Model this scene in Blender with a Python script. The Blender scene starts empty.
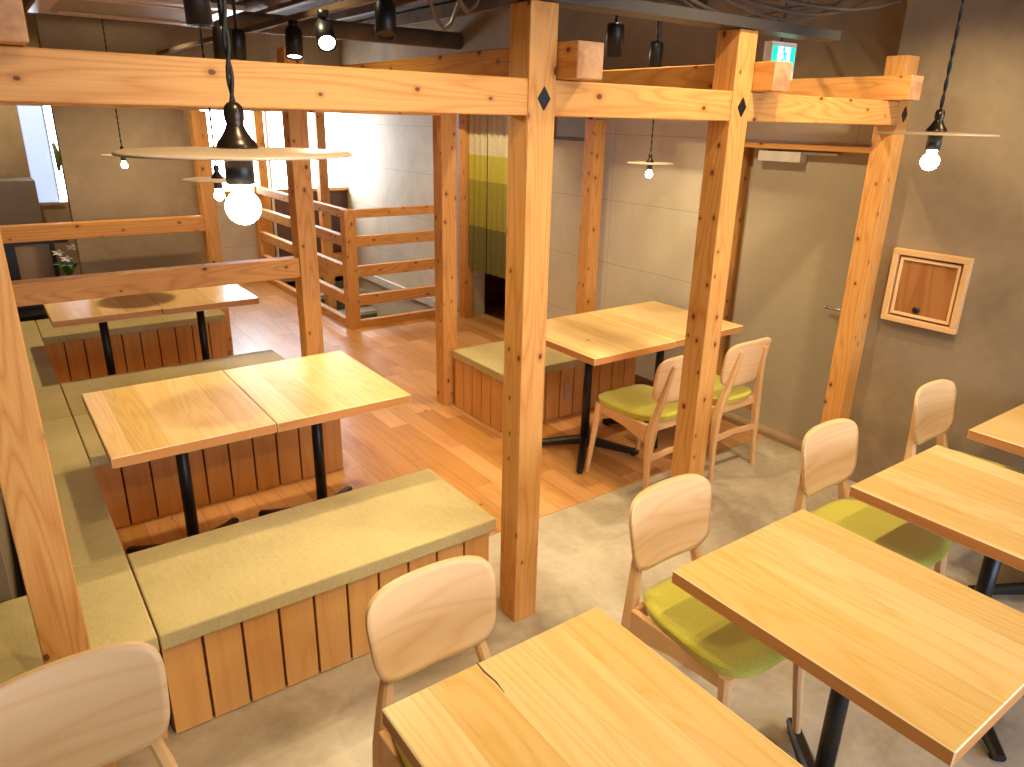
import bpy, math, random
from mathutils import Vector, Matrix, noise
random.seed(7)
sc = bpy.context.scene
COL = sc.collection
R = math.radians

# ------------------------------------------------------------------ node helpers
def newmat(name):
    m = bpy.data.materials.new(name); m.use_nodes = True
    nt = m.node_tree; b = nt.nodes['Principled BSDF']
    return m, nt, b
def N(nt, t, **kw):
    n = nt.nodes.new(t)
    for k, v in kw.items():
        if k in n.inputs: n.inputs[k].default_value = v
        else: setattr(n, k, v)
    return n
def L(nt, a, b): nt.links.new(a, b)
def srgb(*c):
    f = lambda v: (v/255/12.92) if v/255 <= .04045 else ((v/255+.055)/1.055)**2.4
    return (f(c[0]), f(c[1]), f(c[2]), 1)
def ramp(nt, fac, stops):
    r = N(nt, 'ShaderNodeValToRGB')
    cr = r.color_ramp
    while len(cr.elements) < len(stops): cr.elements.new(.5)
    for e, (p, c) in zip(cr.elements, stops): e.position = p; e.color = c
    L(nt, fac, r.inputs['Fac']); return r.outputs['Color']
def math_(nt, op, a, b=None, c=None):
    n = N(nt, 'ShaderNodeMath', operation=op)
    for i, v in enumerate((a, b, c)):
        if v is None: continue
        if isinstance(v, (int, float)): n.inputs[i].default_value = v
        else: L(nt, v, n.inputs[i])
    return n.outputs[0]
def mix(nt, fac, a, b, mode='MIX'):
    n = N(nt, 'ShaderNodeMix', data_type='RGBA', blend_type=mode)
    for i, v in ((0, fac), (6, a), (7, b)):
        if isinstance(v, (int, float)): n.inputs[i].default_value = v
        elif isinstance(v, tuple): n.inputs[i].default_value = v
        else: L(nt, v, n.inputs[i])
    return n.outputs[2]
def plain(name, col, rough=.6, metal=0, spec=.5, emit=None, es=0):
    m, nt, b = newmat(name)
    tc = N(nt, 'ShaderNodeTexCoord'); no = N(nt, 'ShaderNodeTexNoise', Scale=14, Detail=3)
    L(nt, tc.outputs['Object'], no.inputs['Vector'])
    d = tuple(v*.88 for v in col[:3])+(1,)
    c = ramp(nt, no.outputs['Fac'], [(.3, d), (.7, col)])
    L(nt, c, b.inputs['Base Color'])
    b.inputs['Roughness'].default_value = rough; b.inputs['Metallic'].default_value = metal
    b.inputs['Specular IOR Level'].default_value = spec
    if emit: b.inputs['Emission Color'].default_value = emit; b.inputs['Emission Strength'].default_value = es
    return m

def wood(name, light, mid, dark, plank=0, length=0, knots=.0, ringf=9, rough=.45, var=.25, spec=.35, fine=.35, seam=1.0, wavemix=.55, seamk=.7):
    """u runs along the grain (metres), v across; planks are laid side by side in v."""
    m, nt, b = newmat(name)
    uv = N(nt, 'ShaderNodeUVMap'); uv.uv_map = 'UVMap'
    sep = N(nt, 'ShaderNodeSeparateXYZ'); L(nt, uv.outputs['UV'], sep.inputs[0])
    oi = N(nt, 'ShaderNodeObjectInfo')
    u0, v0 = sep.outputs[0], sep.outputs[1]
    offs = math_(nt, 'MULTIPLY', oi.outputs['Random'], 37.0)
    rnd = None
    seamv = None
    if plank:
        vp = math_(nt, 'DIVIDE', v0, plank)
        col = math_(nt, 'FLOOR', vp)
        wn = N(nt, 'ShaderNodeTexWhiteNoise', noise_dimensions='2D')
        if length:
            w1 = N(nt, 'ShaderNodeTexWhiteNoise', noise_dimensions='1D'); L(nt, col, w1.inputs['W'])
            up = math_(nt, 'ADD', math_(nt, 'DIVIDE', u0, length), math_(nt, 'MULTIPLY', w1.outputs['Value'], 1.0))
            row = math_(nt, 'FLOOR', up)
            fu = math_(nt, 'FRACT', up)
            e2 = math_(nt, 'MULTIPLY', math_(nt, 'MINIMUM', fu, math_(nt, 'SUBTRACT', 1, fu)), length)
        else:
            row = math_(nt, 'FLOOR', math_(nt, 'MULTIPLY', oi.outputs['Random'], 91.0)); e2 = None
        cb = N(nt, 'ShaderNodeCombineXYZ'); L(nt, col, cb.inputs[0]); L(nt, row, cb.inputs[1])
        L(nt, cb.outputs[0], wn.inputs['Vector'])
        rnd = wn.outputs['Value']
        fv = math_(nt, 'FRACT', vp)
        e1 = math_(nt, 'MULTIPLY', math_(nt, 'MINIMUM', fv, math_(nt, 'SUBTRACT', 1, fv)), plank)
        ed = e1 if e2 is None else math_(nt, 'MINIMUM', e1, e2)
        seamv = math_(nt, 'LESS_THAN', ed, .0011*seam)
        offs = math_(nt, 'ADD', offs, math_(nt, 'MULTIPLY', rnd, 53.0))
    # grain coordinates
    gu = math_(nt, 'ADD', u0, offs)
    gv = math_(nt, 'ADD', v0, math_(nt, 'MULTIPLY', offs, .37))
    cg = N(nt, 'ShaderNodeCombineXYZ')
    L(nt, math_(nt, 'MULTIPLY', gu, .62), cg.inputs[0]); L(nt, math_(nt, 'MULTIPLY', gv, 6.5), cg.inputs[1])
    wv = N(nt, 'ShaderNodeTexNoise', Scale=1.15, Detail=1.5, Roughness=.4, Distortion=.25)
    L(nt, cg.outputs[0], wv.inputs['Vector'])
    rings = math_(nt, 'FRACT', math_(nt, 'MULTIPLY', wv.outputs['Fac'], float(ringf)))
    ringv = math_(nt, 'POWER', math_(nt, 'ABSOLUTE', math_(nt, 'SUBTRACT', math_(nt, 'MULTIPLY', rings, 2.0), 1.0)), 2.2)
    cf = N(nt, 'ShaderNodeCombineXYZ')
    L(nt, math_(nt, 'MULTIPLY', gu, 5.0), cf.inputs[0]); L(nt, math_(nt, 'MULTIPLY', gv, 170.0), cf.inputs[1])
    fn = N(nt, 'ShaderNodeTexNoise', Scale=1.0, Detail=3, Roughness=.6); L(nt, cf.outputs[0], fn.inputs['Vector'])
    f = math_(nt, 'ADD', math_(nt, 'MULTIPLY', ringv, wavemix), math_(nt, 'MULTIPLY', math_(nt, 'SUBTRACT', fn.outputs['Fac'], .3), fine*1.6))
    c = ramp(nt, f, [(0.0, light), (.5, mid), (1.0, dark)])
    if rnd is not None:
        tone = math_(nt, 'ADD', 1-var*.6, math_(nt, 'MULTIPLY', rnd, var))
        hs = N(nt, 'ShaderNodeHueSaturation'); L(nt, c, hs.inputs['Color']); L(nt, tone, hs.inputs['Value'])
        L(nt, math_(nt, 'ADD', 1.08, math_(nt, 'MULTIPLY', rnd, -.14)), hs.inputs['Saturation'])
        c = hs.outputs['Color']
    if knots:
        ck = N(nt, 'ShaderNodeCombineXYZ')
        L(nt, math_(nt, 'MULTIPLY', gu, 7.5), ck.inputs[0]); L(nt, math_(nt, 'MULTIPLY', gv, 11.0), ck.inputs[1])
        vo = N(nt, 'ShaderNodeTexVoronoi', Scale=1.0, Randomness=.9, voronoi_dimensions='2D'); L(nt, ck.outputs[0], vo.inputs['Vector'])
        sp = N(nt, 'ShaderNodeSeparateColor'); L(nt, vo.outputs['Color'], sp.inputs[0])
        keep = math_(nt, 'LESS_THAN', sp.outputs[0], knots)
        rad = math_(nt, 'ADD', .045, math_(nt, 'MULTIPLY', sp.outputs[1], .05))
        inside = N(nt, 'ShaderNodeMapRange', interpolation_type='SMOOTHSTEP')
        L(nt, math_(nt, 'DIVIDE', vo.outputs['Distance'], rad), inside.inputs['Value'])
        inside.inputs['From Min'].default_value = .65; inside.inputs['From Max'].default_value = 1.25
        inside.inputs['To Min'].default_value = 1; inside.inputs['To Max'].default_value = 0
        k = math_(nt, 'MULTIPLY', inside.outputs[0], keep)
        c = mix(nt, k, c, srgb(50, 22, 10))
        halo = N(nt, 'ShaderNodeMapRange', interpolation_type='SMOOTHSTEP')
        L(nt, math_(nt, 'DIVIDE', vo.outputs['Distance'], rad), halo.inputs['Value'])
        halo.inputs['From Min'].default_value = 1; halo.inputs['From Max'].default_value = 3.2
        halo.inputs['To Min'].default_value = .35; halo.inputs['To Max'].default_value = 0
        c = mix(nt, math_(nt, 'MULTIPLY', halo.outputs[0], keep), c, dark)
    if seamv is not None:
        c = mix(nt, math_(nt, 'MULTIPLY', seamv, seamk), c, srgb(96, 54, 22))
    L(nt, c, b.inputs['Base Color'])
    b.inputs['Roughness'].default_value = rough
    b.inputs['Specular IOR Level'].default_value = spec
    bp = N(nt, 'ShaderNodeBump', Strength=.06, Distance=.002)
    L(nt, fn.outputs['Fac'], bp.inputs['Height']); L(nt, bp.outputs[0], b.inputs['Normal'])
    return m

def mottled(name, c1, c2, c3, scale=1.2, rough=.8, fine=30, bump=.15, seams=None, spec=.3):
    m, nt, b = newmat(name)
    tc = N(nt, 'ShaderNodeTexCoord')
    a = N(nt, 'ShaderNodeTexNoise', Scale=scale, Detail=6, Roughness=.6, Distortion=.6); L(nt, tc.outputs['Object'], a.inputs['Vector'])
    f = N(nt, 'ShaderNodeTexNoise', Scale=fine, Detail=4); L(nt, tc.outputs['Object'], f.inputs['Vector'])
    v = math_(nt, 'ADD', math_(nt, 'MULTIPLY', a.outputs['Fac'], .85), math_(nt, 'MULTIPLY', f.outputs['Fac'], .15))
    c = ramp(nt, v, [(.32, c1), (.5, c2), (.68, c3)])
    if seams:
        sp = N(nt, 'ShaderNodeSeparateXYZ'); L(nt, tc.outputs['Object'], sp.inputs[0])
        pz, oz, py, oy = seams
        fz = math_(nt, 'FRACT', math_(nt, 'DIVIDE', math_(nt, 'SUBTRACT', sp.outputs[2], oz), pz))
        row = math_(nt, 'FLOOR', math_(nt, 'DIVIDE', math_(nt, 'SUBTRACT', sp.outputs[2], oz), pz))
        fy = math_(nt, 'FRACT', math_(nt, 'ADD', math_(nt, 'DIVIDE', math_(nt, 'SUBTRACT', sp.outputs[1], oy), py), math_(nt, 'MULTIPLY', row, 0.0)))
        s = math_(nt, 'MAXIMUM', math_(nt, 'LESS_THAN', fz, .004/pz), math_(nt, 'LESS_THAN', fy, .004/py))
        c = mix(nt, math_(nt, 'MULTIPLY', s, .55), c, tuple(x*.35 for x in c1[:3])+(1,))
    L(nt, c, b.inputs['Base Color']); b.inputs['Roughness'].default_value = rough
    b.inputs['Specular IOR Level'].default_value = spec
    bp = N(nt, 'ShaderNodeBump', Strength=bump, Distance=.01); L(nt, v, bp.inputs['Height']); L(nt, bp.outputs[0], b.inputs['Normal'])
    return m

def emis(name, col, s):
    m, nt, b = newmat(name)
    b.inputs['Base Color'].default_value = col
    b.inputs['Emission Color'].default_value = col; b.inputs['Emission Strength'].default_value = s
    return m

M = {}
M['cedar'] = wood('cedar', srgb(222, 164, 92), srgb(206, 140, 70), srgb(162, 92, 40), knots=.5, ringf=19, rough=.55, wavemix=.42, fine=.45)
M['cedar_end'] = mottled('cedar_end', srgb(176, 118, 78), srgb(206, 154, 108), srgb(222, 174, 130), scale=9, fine=80, rough=.8)
M['oak'] = wood('oak', srgb(236, 200, 138), srgb(226, 180, 112), srgb(184, 124, 66), plank=.118, knots=.012, ringf=14, rough=.34, var=.2, fine=.42, wavemix=.34, seam=.5, seamk=.35, spec=.4)
M['edge_highlight'] = wood('edge_highlight', srgb(244, 222, 182), srgb(238, 210, 164), srgb(220, 186, 136))  # pale bevel colour that paints a highlight along the table edges
M['oak_edge'] = wood('oak_edge', srgb(214, 150, 86), srgb(198, 128, 68), srgb(160, 92, 44), ringf=5, rough=.45, wavemix=.3)
M['panel'] = wood('panel', srgb(224, 168, 96), srgb(212, 150, 78), srgb(182, 116, 56), ringf=6, rough=.5, wavemix=.3)
M['beech'] = wood('beech', srgb(238, 198, 148), srgb(230, 182, 128), srgb(208, 152, 98), ringf=8, rough=.4, wavemix=.42, fine=.2, spec=.35)
M['beech_leg'] = wood('beech_leg', srgb(228, 184, 132), srgb(216, 166, 110), srgb(190, 136, 84), ringf=4, rough=.45, wavemix=.25, fine=.3)
M['floorwood'] = wood('floorwood', srgb(212, 156, 96), srgb(198, 136, 76), srgb(160, 98, 50), plank=.125, length=.95, knots=.02, ringf=9, rough=.36, var=.36, fine=.35, wavemix=.35, spec=.75)
M['darkwood'] = wood('darkwood', srgb(120, 78, 48), srgb(98, 60, 36), srgb(66, 38, 24), ringf=5)
M['concrete'] = mottled('concrete', srgb(154, 137, 112), srgb(182, 167, 143), srgb(206, 194, 173), scale=2.0, rough=.55, bump=.06, spec=.35)
M['plaster'] = mottled('plaster', srgb(132, 114, 90), srgb(152, 133, 107), srgb(172, 152, 124), scale=1.1, rough=.85, fine=18, bump=.15)
M['siding'] = mottled('siding', srgb(190, 178, 152), srgb(206, 194, 170), srgb(216, 206, 184), scale=1.6, rough=.75, fine=60, bump=.05, seams=(.46, -.075, 1.82, .36))
M['door'] = mottled('door', srgb(166, 154, 132), srgb(174, 162, 140), srgb(180, 168, 146), scale=.8, rough=.38, bump=.01)
M['ceil'] = mottled('ceil', srgb(52, 42, 34), srgb(64, 52, 42), srgb(76, 62, 50), scale=2, rough=.9)
M['duct'] = mottled('duct', srgb(84, 68, 52), srgb(104, 86, 66), srgb(120, 100, 78), scale=4, rough=.7)
M['black'] = plain('black', srgb(22, 22, 22), .4)
M['blackcord'] = plain('blackcord', srgb(20, 18, 17), .7)
M['bronze'] = plain('bronze', srgb(66, 54, 44), .3, .7)
M['shade'] = plain('shade', srgb(202, 174, 146), .35, 0, .5)
M['bulb'] = emis('bulb', (1, .80, .52, 1), 60)
M['spotlens'] = emis('spotlens', (1, .86, .62, 1), 25)
M['white'] = plain('white', srgb(222, 214, 200), .5)
M['chrome'] = plain('chrome', srgb(200, 198, 192), .25, .9)
M['steel'] = plain('steel', srgb(84, 76, 70), .5, .4)
M['cable'] = plain('cable', srgb(104, 88, 68), .7)
M['daylight'] = emis('daylight', (.76, .86, 1, 1), 16.0)
M['frontlight'] = emis('frontlight', (.66, .76, 1, 1), 7.0)
M['bluepane'] = emis('bluepane', (.42, .54, .82, 1), .8)
M['stair'] = mottled('stair', srgb(168, 164, 148), srgb(184, 180, 164), srgb(198, 194, 178), scale=5, rough=.8)
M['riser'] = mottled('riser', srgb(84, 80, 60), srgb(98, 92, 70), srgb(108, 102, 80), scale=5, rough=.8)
M['leaf'] = plain('leaf', srgb(72, 112, 40), .5)
M['petal'] = plain('petal', srgb(240, 232, 226), .6)
M['tancard'] = plain('tancard', srgb(168, 138, 104), .6)
M['brownpanel'] = plain('brownpanel', srgb(96, 66, 54), .6)
M['signgreen'] = emis('signgreen', (.0, .72, .42, 1), 1.0)
M['signwhite'] = emis('signwhite', (.75, 1, .92, 1), 1.4)
M['greypanel'] = plain('greypanel', srgb(128, 114, 106), .6)
M['grille'] = plain('grille', srgb(150, 138, 118), .5)

def tatami():
    m, nt, b = newmat('tatami')
    uv = N(nt, 'ShaderNodeUVMap'); uv.uv_map = 'UVMap'
    mp = N(nt, 'ShaderNodeMapping'); mp.inputs['Scale'].default_value = (34, 420, 1); L(nt, uv.outputs['UV'], mp.inputs['Vector'])
    n1 = N(nt, 'ShaderNodeTexNoise', Scale=1, Detail=2); L(nt, mp.outputs[0], n1.inputs['Vector'])
    mp2 = N(nt, 'ShaderNodeMapping'); mp2.inputs['Scale'].default_value = (110, 12, 1); L(nt, uv.outputs['UV'], mp2.inputs['Vector'])
    n3 = N(nt, 'ShaderNodeTexNoise', Scale=1, Detail=2); L(nt, mp2.outputs[0], n3.inputs['Vector'])
    n2 = N(nt, 'ShaderNodeTexNoise', Scale=5, Detail=3); L(nt, uv.outputs['UV'], n2.inputs['Vector'])
    v = math_(nt, 'ADD', math_(nt, 'MULTIPLY', n1.outputs['Fac'], .45), math_(nt, 'ADD', math_(nt, 'MULTIPLY', n3.outputs['Fac'], .25), math_(nt, 'MULTIPLY', n2.outputs['Fac'], .3)))
    c = ramp(nt, v, [(.3, srgb(174, 154, 104)), (.5, srgb(194, 175, 122)), (.7, srgb(208, 191, 138))])
    L(nt, c, b.inputs['Base Color']); b.inputs['Roughness'].default_value = .6
    b.inputs['Specular IOR Level'].default_value = .25
    bp = N(nt, 'ShaderNodeBump', Strength=.2, Distance=.002); L(nt, n1.outputs['Fac'], bp.inputs['Height']); L(nt, bp.outputs[0], b.inputs['Normal'])
    return m
M['tatami'] = tatami()
M['hatch'] = wood('hatch', srgb(172, 116, 66), srgb(154, 96, 50), srgb(120, 68, 34), ringf=9, rough=.5, wavemix=.4)
def fabric():
    m, nt, b = newmat('green_fabric')
    tc = N(nt, 'ShaderNodeTexCoord')
    n1 = N(nt, 'ShaderNodeTexNoise', Scale=260, Detail=2); L(nt, tc.outputs['Object'], n1.inputs['Vector'])
    c = ramp(nt, n1.outputs['Fac'], [(.3, srgb(186, 176, 52)), (.7, srgb(208, 200, 80))])
    L(nt, c, b.inputs['Base Color']); b.inputs['Roughness'].default_value = .9
    b.inputs['Sheen Weight'].default_value = .2
    bp = N(nt, 'ShaderNodeBump', Strength=.3, Distance=.001); L(nt, n1.outputs['Fac'], bp.inputs['Height']); L(nt, bp.outputs[0], b.inputs['Normal'])
    return m
M['fabric'] = fabric()
def noren():
    m, nt, b = newmat('noren_cloth')
    tc = N(nt, 'ShaderNodeTexCoord'); sp = N(nt, 'ShaderNodeSeparateXYZ'); L(nt, tc.outputs['Object'], sp.inputs[0])
    z = sp.outputs[2]
    c = mix(nt, math_(nt, 'GREATER_THAN', z, .915), srgb(110, 104, 48), srgb(160, 150, 52))
    c = mix(nt, math_(nt, 'GREATER_THAN', z, 1.325), c, srgb(196, 182, 66))
    c = mix(nt, math_(nt, 'GREATER_THAN', z, 1.545), c, srgb(216, 204, 168))
    n1 = N(nt, 'ShaderNodeTexNoise', Scale=40, Detail=3); L(nt, tc.outputs['Object'], n1.inputs['Vector'])
    c = mix(nt, math_(nt, 'MULTIPLY', n1.outputs['Fac'], .25), c, srgb(90, 82, 40))
    L(nt, c, b.inputs['Base Color']); b.inputs['Roughness'].default_value = .9
    return m
M['noren'] = noren()

# ------------------------------------------------------------------ mesh builder
class MB:
    def __init__(s): s.v = []; s.f = []; s.uv = []; s.mi = []; s.sm = []
    def face(s, pts, uvs, mi=0, smooth=False):
        i = len(s.v); s.v += [tuple(p) for p in pts]; s.f.append(tuple(range(i, i+len(pts)))); s.uv.append(uvs); s.mi.append(mi); s.sm.append(smooth)
    def box(s, x0, x1, y0, y1, z0, z1, axis='x', end=0, off=None, side=0):
        """grain along axis; end faces use slot `end`; side faces (all but top) slot `side`."""
        ou, ov = off if off else (random.uniform(0, 40), random.uniform(0, 40))
        P = lambda a, b, c: (a, b, c)
        q = {'-x': [(x0,y1,z0),(x0,y0,z0),(x0,y0,z1),(x0,y1,z1)], '+x': [(x1,y0,z0),(x1,y1,z0),(x1,y1,z1),(x1,y0,z1)],
             '-y': [(x0,y0,z0),(x1,y0,z0),(x1,y0,z1),(x0,y0,z1)], '+y': [(x1,y1,z0),(x0,y1,z0),(x0,y1,z1),(x1,y1,z1)],
             '-z': [(x0,y1,z0),(x1,y1,z0),(x1,y0,z0),(x0,y0,z0)], '+z': [(x0,y0,z1),(x1,y0,z1),(x1,y1,z1),(x0,y1,z1)]}
        ax = 'xyz'.index(axis)
        base = len(s.v)
        vs = [(x,y,z) for x in (x0,x1) for y in (y0,y1) for z in (z0,z1)]
        s.v += vs
        for k, pts in q.items():
            d = 'xyz'.index(k[1])
            if d == ax:
                others = [i for i in range(3) if i != ax]
                uv = [(p[others[0]]+ou, p[others[1]]+ov) for p in pts]; mi = end
            else:
                o = [i for i in range(3) if i not in (ax, d)][0]
                fo = 0 if k == '+z' else (.31*d+.17*(k[0] == '+'))
                uv = [(p[ax]+ou, p[o]+ov+fo) for p in pts]; mi = 0 if k == '+z' else side
            s.f.append(tuple(base+vs.index(p) for p in pts)); s.uv.append(uv); s.mi.append(mi); s.sm.append(False)
    def loft(s, rings, smooth=True, cap=True, uscale=1.0, mi=0):
        n = len(rings[0]); base = len(s.v)
        ou, ov = random.uniform(0, 40), random.uniform(0, 40)
        for r in rings: s.v += [tuple(p) for p in r]
        acc = 0; cen = [sum((Vector(p) for p in r), Vector())/n for r in rings]
        us = [0]
        for a, b in zip(cen, cen[1:]): us.append(us[-1]+(b-a).length)
        per = [0]
        for i in range(n): per.append(per[-1]+(Vector(rings[0][(i+1) % n])-Vector(rings[0][i])).length)
        for k in range(len(rings)-1):
            for i in range(n):
                j = (i+1) % n
                s.f.append((base+k*n+i, base+k*n+j, base+(k+1)*n+j, base+(k+1)*n+i))
                s.uv.append([(us[k]+ou, per[i]+ov), (us[k]+ou, per[i+1]+ov), (us[k+1]+ou, per[i+1]+ov), (us[k+1]+ou, per[i]+ov)])
                s.mi.append(mi); s.sm.append(smooth)
        if cap:
            for k, rev in ((0, True), (len(rings)-1, False)):
                idx = [base+k*n+i for i in range(n)]
                if rev: idx = idx[::-1]
                s.f.append(tuple(idx)); s.uv.append([(s.v[i][0]+ou, s.v[i][1]+ov) for i in idx]); s.mi.append(mi); s.sm.append(False)
    def bar(s, pts, sizes, n=4, up=(0, 0, 1), smooth=False, rnd=.25):
        """swept bar through pts; sizes = (width, depth) per point. n=4 → chamfered square."""
        pts = [Vector(p) for p in pts]; rings = []
        for i, p in enumerate(pts):
            t = (pts[min(i+1, len(pts)-1)]-pts[max(i-1, 0)]).normalized()
            u = Vector(up); 
            if abs(t.dot(u)) > .95: u = Vector((0, 1, 0))
            a = t.cross(u).normalized(); b = a.cross(t).normalized()
            w, d = sizes[i] if isinstance(sizes, list) else sizes
            w /= 2; d /= 2
            if n == 4:
                c = rnd*min(w, d)
                prof = [(w, -d+c), (w, d-c), (w-c, d), (-w+c, d), (-w, d-c), (-w, -d+c), (-w+c, -d), (w-c, -d)]
            else:
                prof = [(w*math.cos(2*math.pi*k/n), d*math.sin(2*math.pi*k/n)) for k in range(n)]
            rings.append([p+a*x+b*y for x, y in prof])
        s.loft(rings, smooth=(n != 4) or smooth)
    def lathe(s, prof, c=(0, 0, 0), n=28, smooth=True):
        rings = [[(c[0]+r*math.cos(2*math.pi*k/n), c[1]+r*math.sin(2*math.pi*k/n), c[2]+z) for k in range(n)] for r, z in prof]
        s.loft(rings, smooth=smooth)
    def build(s, name, mats, parent=None, bevel=0, loc=None, seg=2):
        me = bpy.data.meshes.new(name); me.from_pydata(s.v, [], s.f)
        ul = me.uv_layers.new(name='UVMap')
        k = 0
        for p, uvs in zip(me.polygons, s.uv):
            for j, li in enumerate(p.loop_indices): ul.data[li].uv = uvs[j]
        for p, mi, sm in zip(me.polygons, s.mi, s.sm): p.material_index = mi; p.use_smooth = sm
        if not isinstance(mats, (list, tuple)): mats = [mats]
        for m in mats: me.materials.append(m)
        me.update()
        o = bpy.data.objects.new(name, me); COL.objects.link(o)
        if parent: o.parent = parent
        if loc: o.location = loc
        if bevel:
            b = o.modifiers.new('bevel', 'BEVEL'); b.width = bevel; b.segments = seg; b.limit_method = 'ANGLE'; b.angle_limit = R(40)
        return o
def tag(o, label=None, cat=None, group=None, kind=None):
    if label: o['label'] = label
    if cat: o['category'] = cat
    if group: o['group'] = group
    if kind: o['kind'] = kind
    return o
def empty(name, loc, rz=0):
    o = bpy.data.objects.new(name, None); COL.objects.link(o); o.location = loc; o.rotation_euler.z = rz
    o.empty_display_size = .1; return o
def dup(o, parent=None):
    c = o.copy(); COL.objects.link(c)
    if parent: c.parent = parent
    for ch in [x for x in o.children]: dup(ch, c)
    return c
def struct(o, kind='structure'): o['kind'] = kind; return o
def sbox(name, dims, mat, axis='x', bevel=0):
    m = MB(); m.box(*dims, axis=axis); return struct(m.build(name, mat, bevel=bevel))
def superell(nx, ny, n):
    g = []
    for j in range(ny+1):
        row = []
        for i in range(nx+1):
            a, b = -1+2*i/nx, -1+2*j/ny
            mx = max(abs(a), abs(b))
            if mx < 1e-6: row.append((0, 0)); continue
            k = (abs(a/mx)**n+abs(b/mx)**n)**(-1/n)
            row.append((a*k, b*k))
        g.append(row)
    return g
def pad(fn_top, fn_bot, nx=20, ny=16, n=4.0, mats=0, swap=False):
    """closed solid from a rounded-rectangle grid; fn maps (a,b) in the unit shape to a point."""
    s = MB(); g = superell(nx, ny, n)
    ou, ov = random.uniform(0, 20), random.uniform(0, 20)
    T = [[fn_top(*p) for p in r] for r in g]; B = [[fn_bot(*p) for p in r] for r in g]
    W = nx+1; base = 0
    for r in T: s.v += r
    for r in B: s.v += r
    off = W*(ny+1)
    def uvp(i, j): a, b = g[j][i]; return (a*.2+ou, b*.15+ov) if not swap else (b*.2+ou, a*.15+ov)
    for j in range(ny):
        for i in range(nx):
            q = [(i, j), (i+1, j), (i+1, j+1), (i, j+1)]
            s.f.append(tuple(jj*W+ii for ii, jj in q)); s.uv.append([uvp(*t) for t in q]); s.mi.append(0); s.sm.append(True)
            s.f.append(tuple(off+jj*W+ii for ii, jj in q[::-1])); s.uv.append([uvp(*t) for t in q[::-1]]); s.mi.append(0); s.sm.append(True)
    rim = [(i, 0) for i in range(nx)]+[(nx, j) for j in range(ny)]+[(nx-i, ny) for i in range(nx)]+[(0, ny-j) for j in range(ny)]
    for k, (i, j) in enumerate(rim):
        i2, j2 = rim[(k+1) % len(rim)]
        s.f.append((off+j*W+i, off+j2*W+i2, j2*W+i2, j*W+i))
        s.uv.append([uvp(i, j), uvp(i2, j2), uvp(i2, j2), uvp(i, j)]); s.mi.append(0); s.sm.append(False)
    return s

# ------------------------------------------------------------------ camera
cam = bpy.data.cameras.new('camera'); co = bpy.data.objects.new('camera', cam); COL.objects.link(co)
CX = Vector((0.810758306, -0.584994652, 0.021265611)); CY = Vector((-0.183938059, -0.289075621, -0.939469039)); CZ = Vector((0.555731733, 0.757770772, -0.341973242))
mat = Matrix(((CX.x, -CY.x, -CZ.x, 0), (CX.y, -CY.y, -CZ.y, 0), (CX.z, -CY.z, -CZ.z, 1.85), (0, 0, 0, 1)))
co.matrix_world = mat
cam.sensor_width = 36; cam.lens = 725.233*36/1024; cam.clip_start = .02; cam.clip_end = 60
sc.camera = co

# ------------------------------------------------------------------ setting
ZC = 2.78
sbox('floor', (-3, 3.8, -2.6, 2.45, -.12, 0), M['concrete'])
m = MB()
for d in ((-.35, 2.7, 2.45, 8.95), (2.7, 3.8, 2.45, 6.14), (2.7, 3.8, 8.54, 8.95), (3.8, 4.9, 4.9, 6.1)):
    m.box(d[0], d[1], d[2], d[3], -.1, .002, axis='y', off=(0, 0))
struct(m.build('floor', M['floorwood']))
sbox('ceiling', (-3.1, 4.9, -2.7, 9.1, ZC, ZC+.1), M['ceil'])
sbox('wall_left', (-.35, -.13, 2.46, 8.95, -.1, ZC), M['plaster'])
sbox('wall_left', (-3, -.35, 2.46, 2.6, -.1, ZC), M['plaster'])
sbox('wall_left', (-3.1, -3, -2.7, 2.6, -.1, ZC), M['plaster'])
# right wall: near part, door part and far siding with the curtained opening
sbox('wall_right', (3.68, 4.0, -2.7, 1.985, -.1, ZC), M['plaster'])
m = MB()
m.box(3.8, 3.95, 1.985, 2.93, 1.745, 1.95)          # over the door
m.box(3.8, 3.95, 3.03, 5.20, -.1, 1.95)
m.box(3.8, 3.95, 5.20, 5.88, 1.93, 1.95)
m.box(3.8, 3.95, 5.88, 8.95, -1.9, 1.95)
struct(m.build('wall_right', M['siding']))
sbox('wall_right', (3.8, 3.95, 1.985, 8.95, 1.95, ZC), M['plaster'])
sbox('trim_8', (3.70, 3.80, 5.86, 5.96, 0, 1.95), M['cedar'], axis='z', bevel=.003)
sbox('wall_right', (3.95, 4.1, 1.9, 3.1, -.1, ZC), M['door'])
# passage behind the curtain
m = MB(); m.box(4.9, 5.0, 4.8, 6.2, 0, ZC); m.box(3.95, 4.9, 4.8, 4.9, 0, ZC); m.box(3.95, 4.9, 6.1, 6.2, 0, ZC)
struct(m.build('wall_right', M['darkwood']))
# back wall with window openings
m = MB()
m.box(-.35, .50, 8.75, 8.95, -.1, ZC); m.box(.50, .80, 8.75, 8.95, -.1, .97); m.box(.5, .8, 8.75, 8.95, 2.0, ZC)
m.box(.80, 2.11, 8.75, 8.95, -.1, ZC); m.box(2.11, 2.16, 8.75, 8.95, 1.03, ZC)
m.box(2.16, 3.80, 8.75, 8.95, 2.0, ZC)
struct(m.build('wall_back', M['plaster']))
sbox('wall_back', (2.82, 3.80, 8.75, 8.95, -1.9, 1.0), M['brownpanel'])
sbox('wall_back', (2.11, 2.82, 8.75, 8.95, -.1, 1.03), M['siding'])
sbox('wall_partition', (.56, 1.41, 6.20, 6.32, 0, ZC), M['plaster'])
sbox('wall_front', (-3.1, .4, -2.7, -2.6, -.1, ZC), M['plaster'])
sbox('wall_front', (.4, 4.0, -2.7, -2.6, -.1, .7), M['plaster'])
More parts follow.
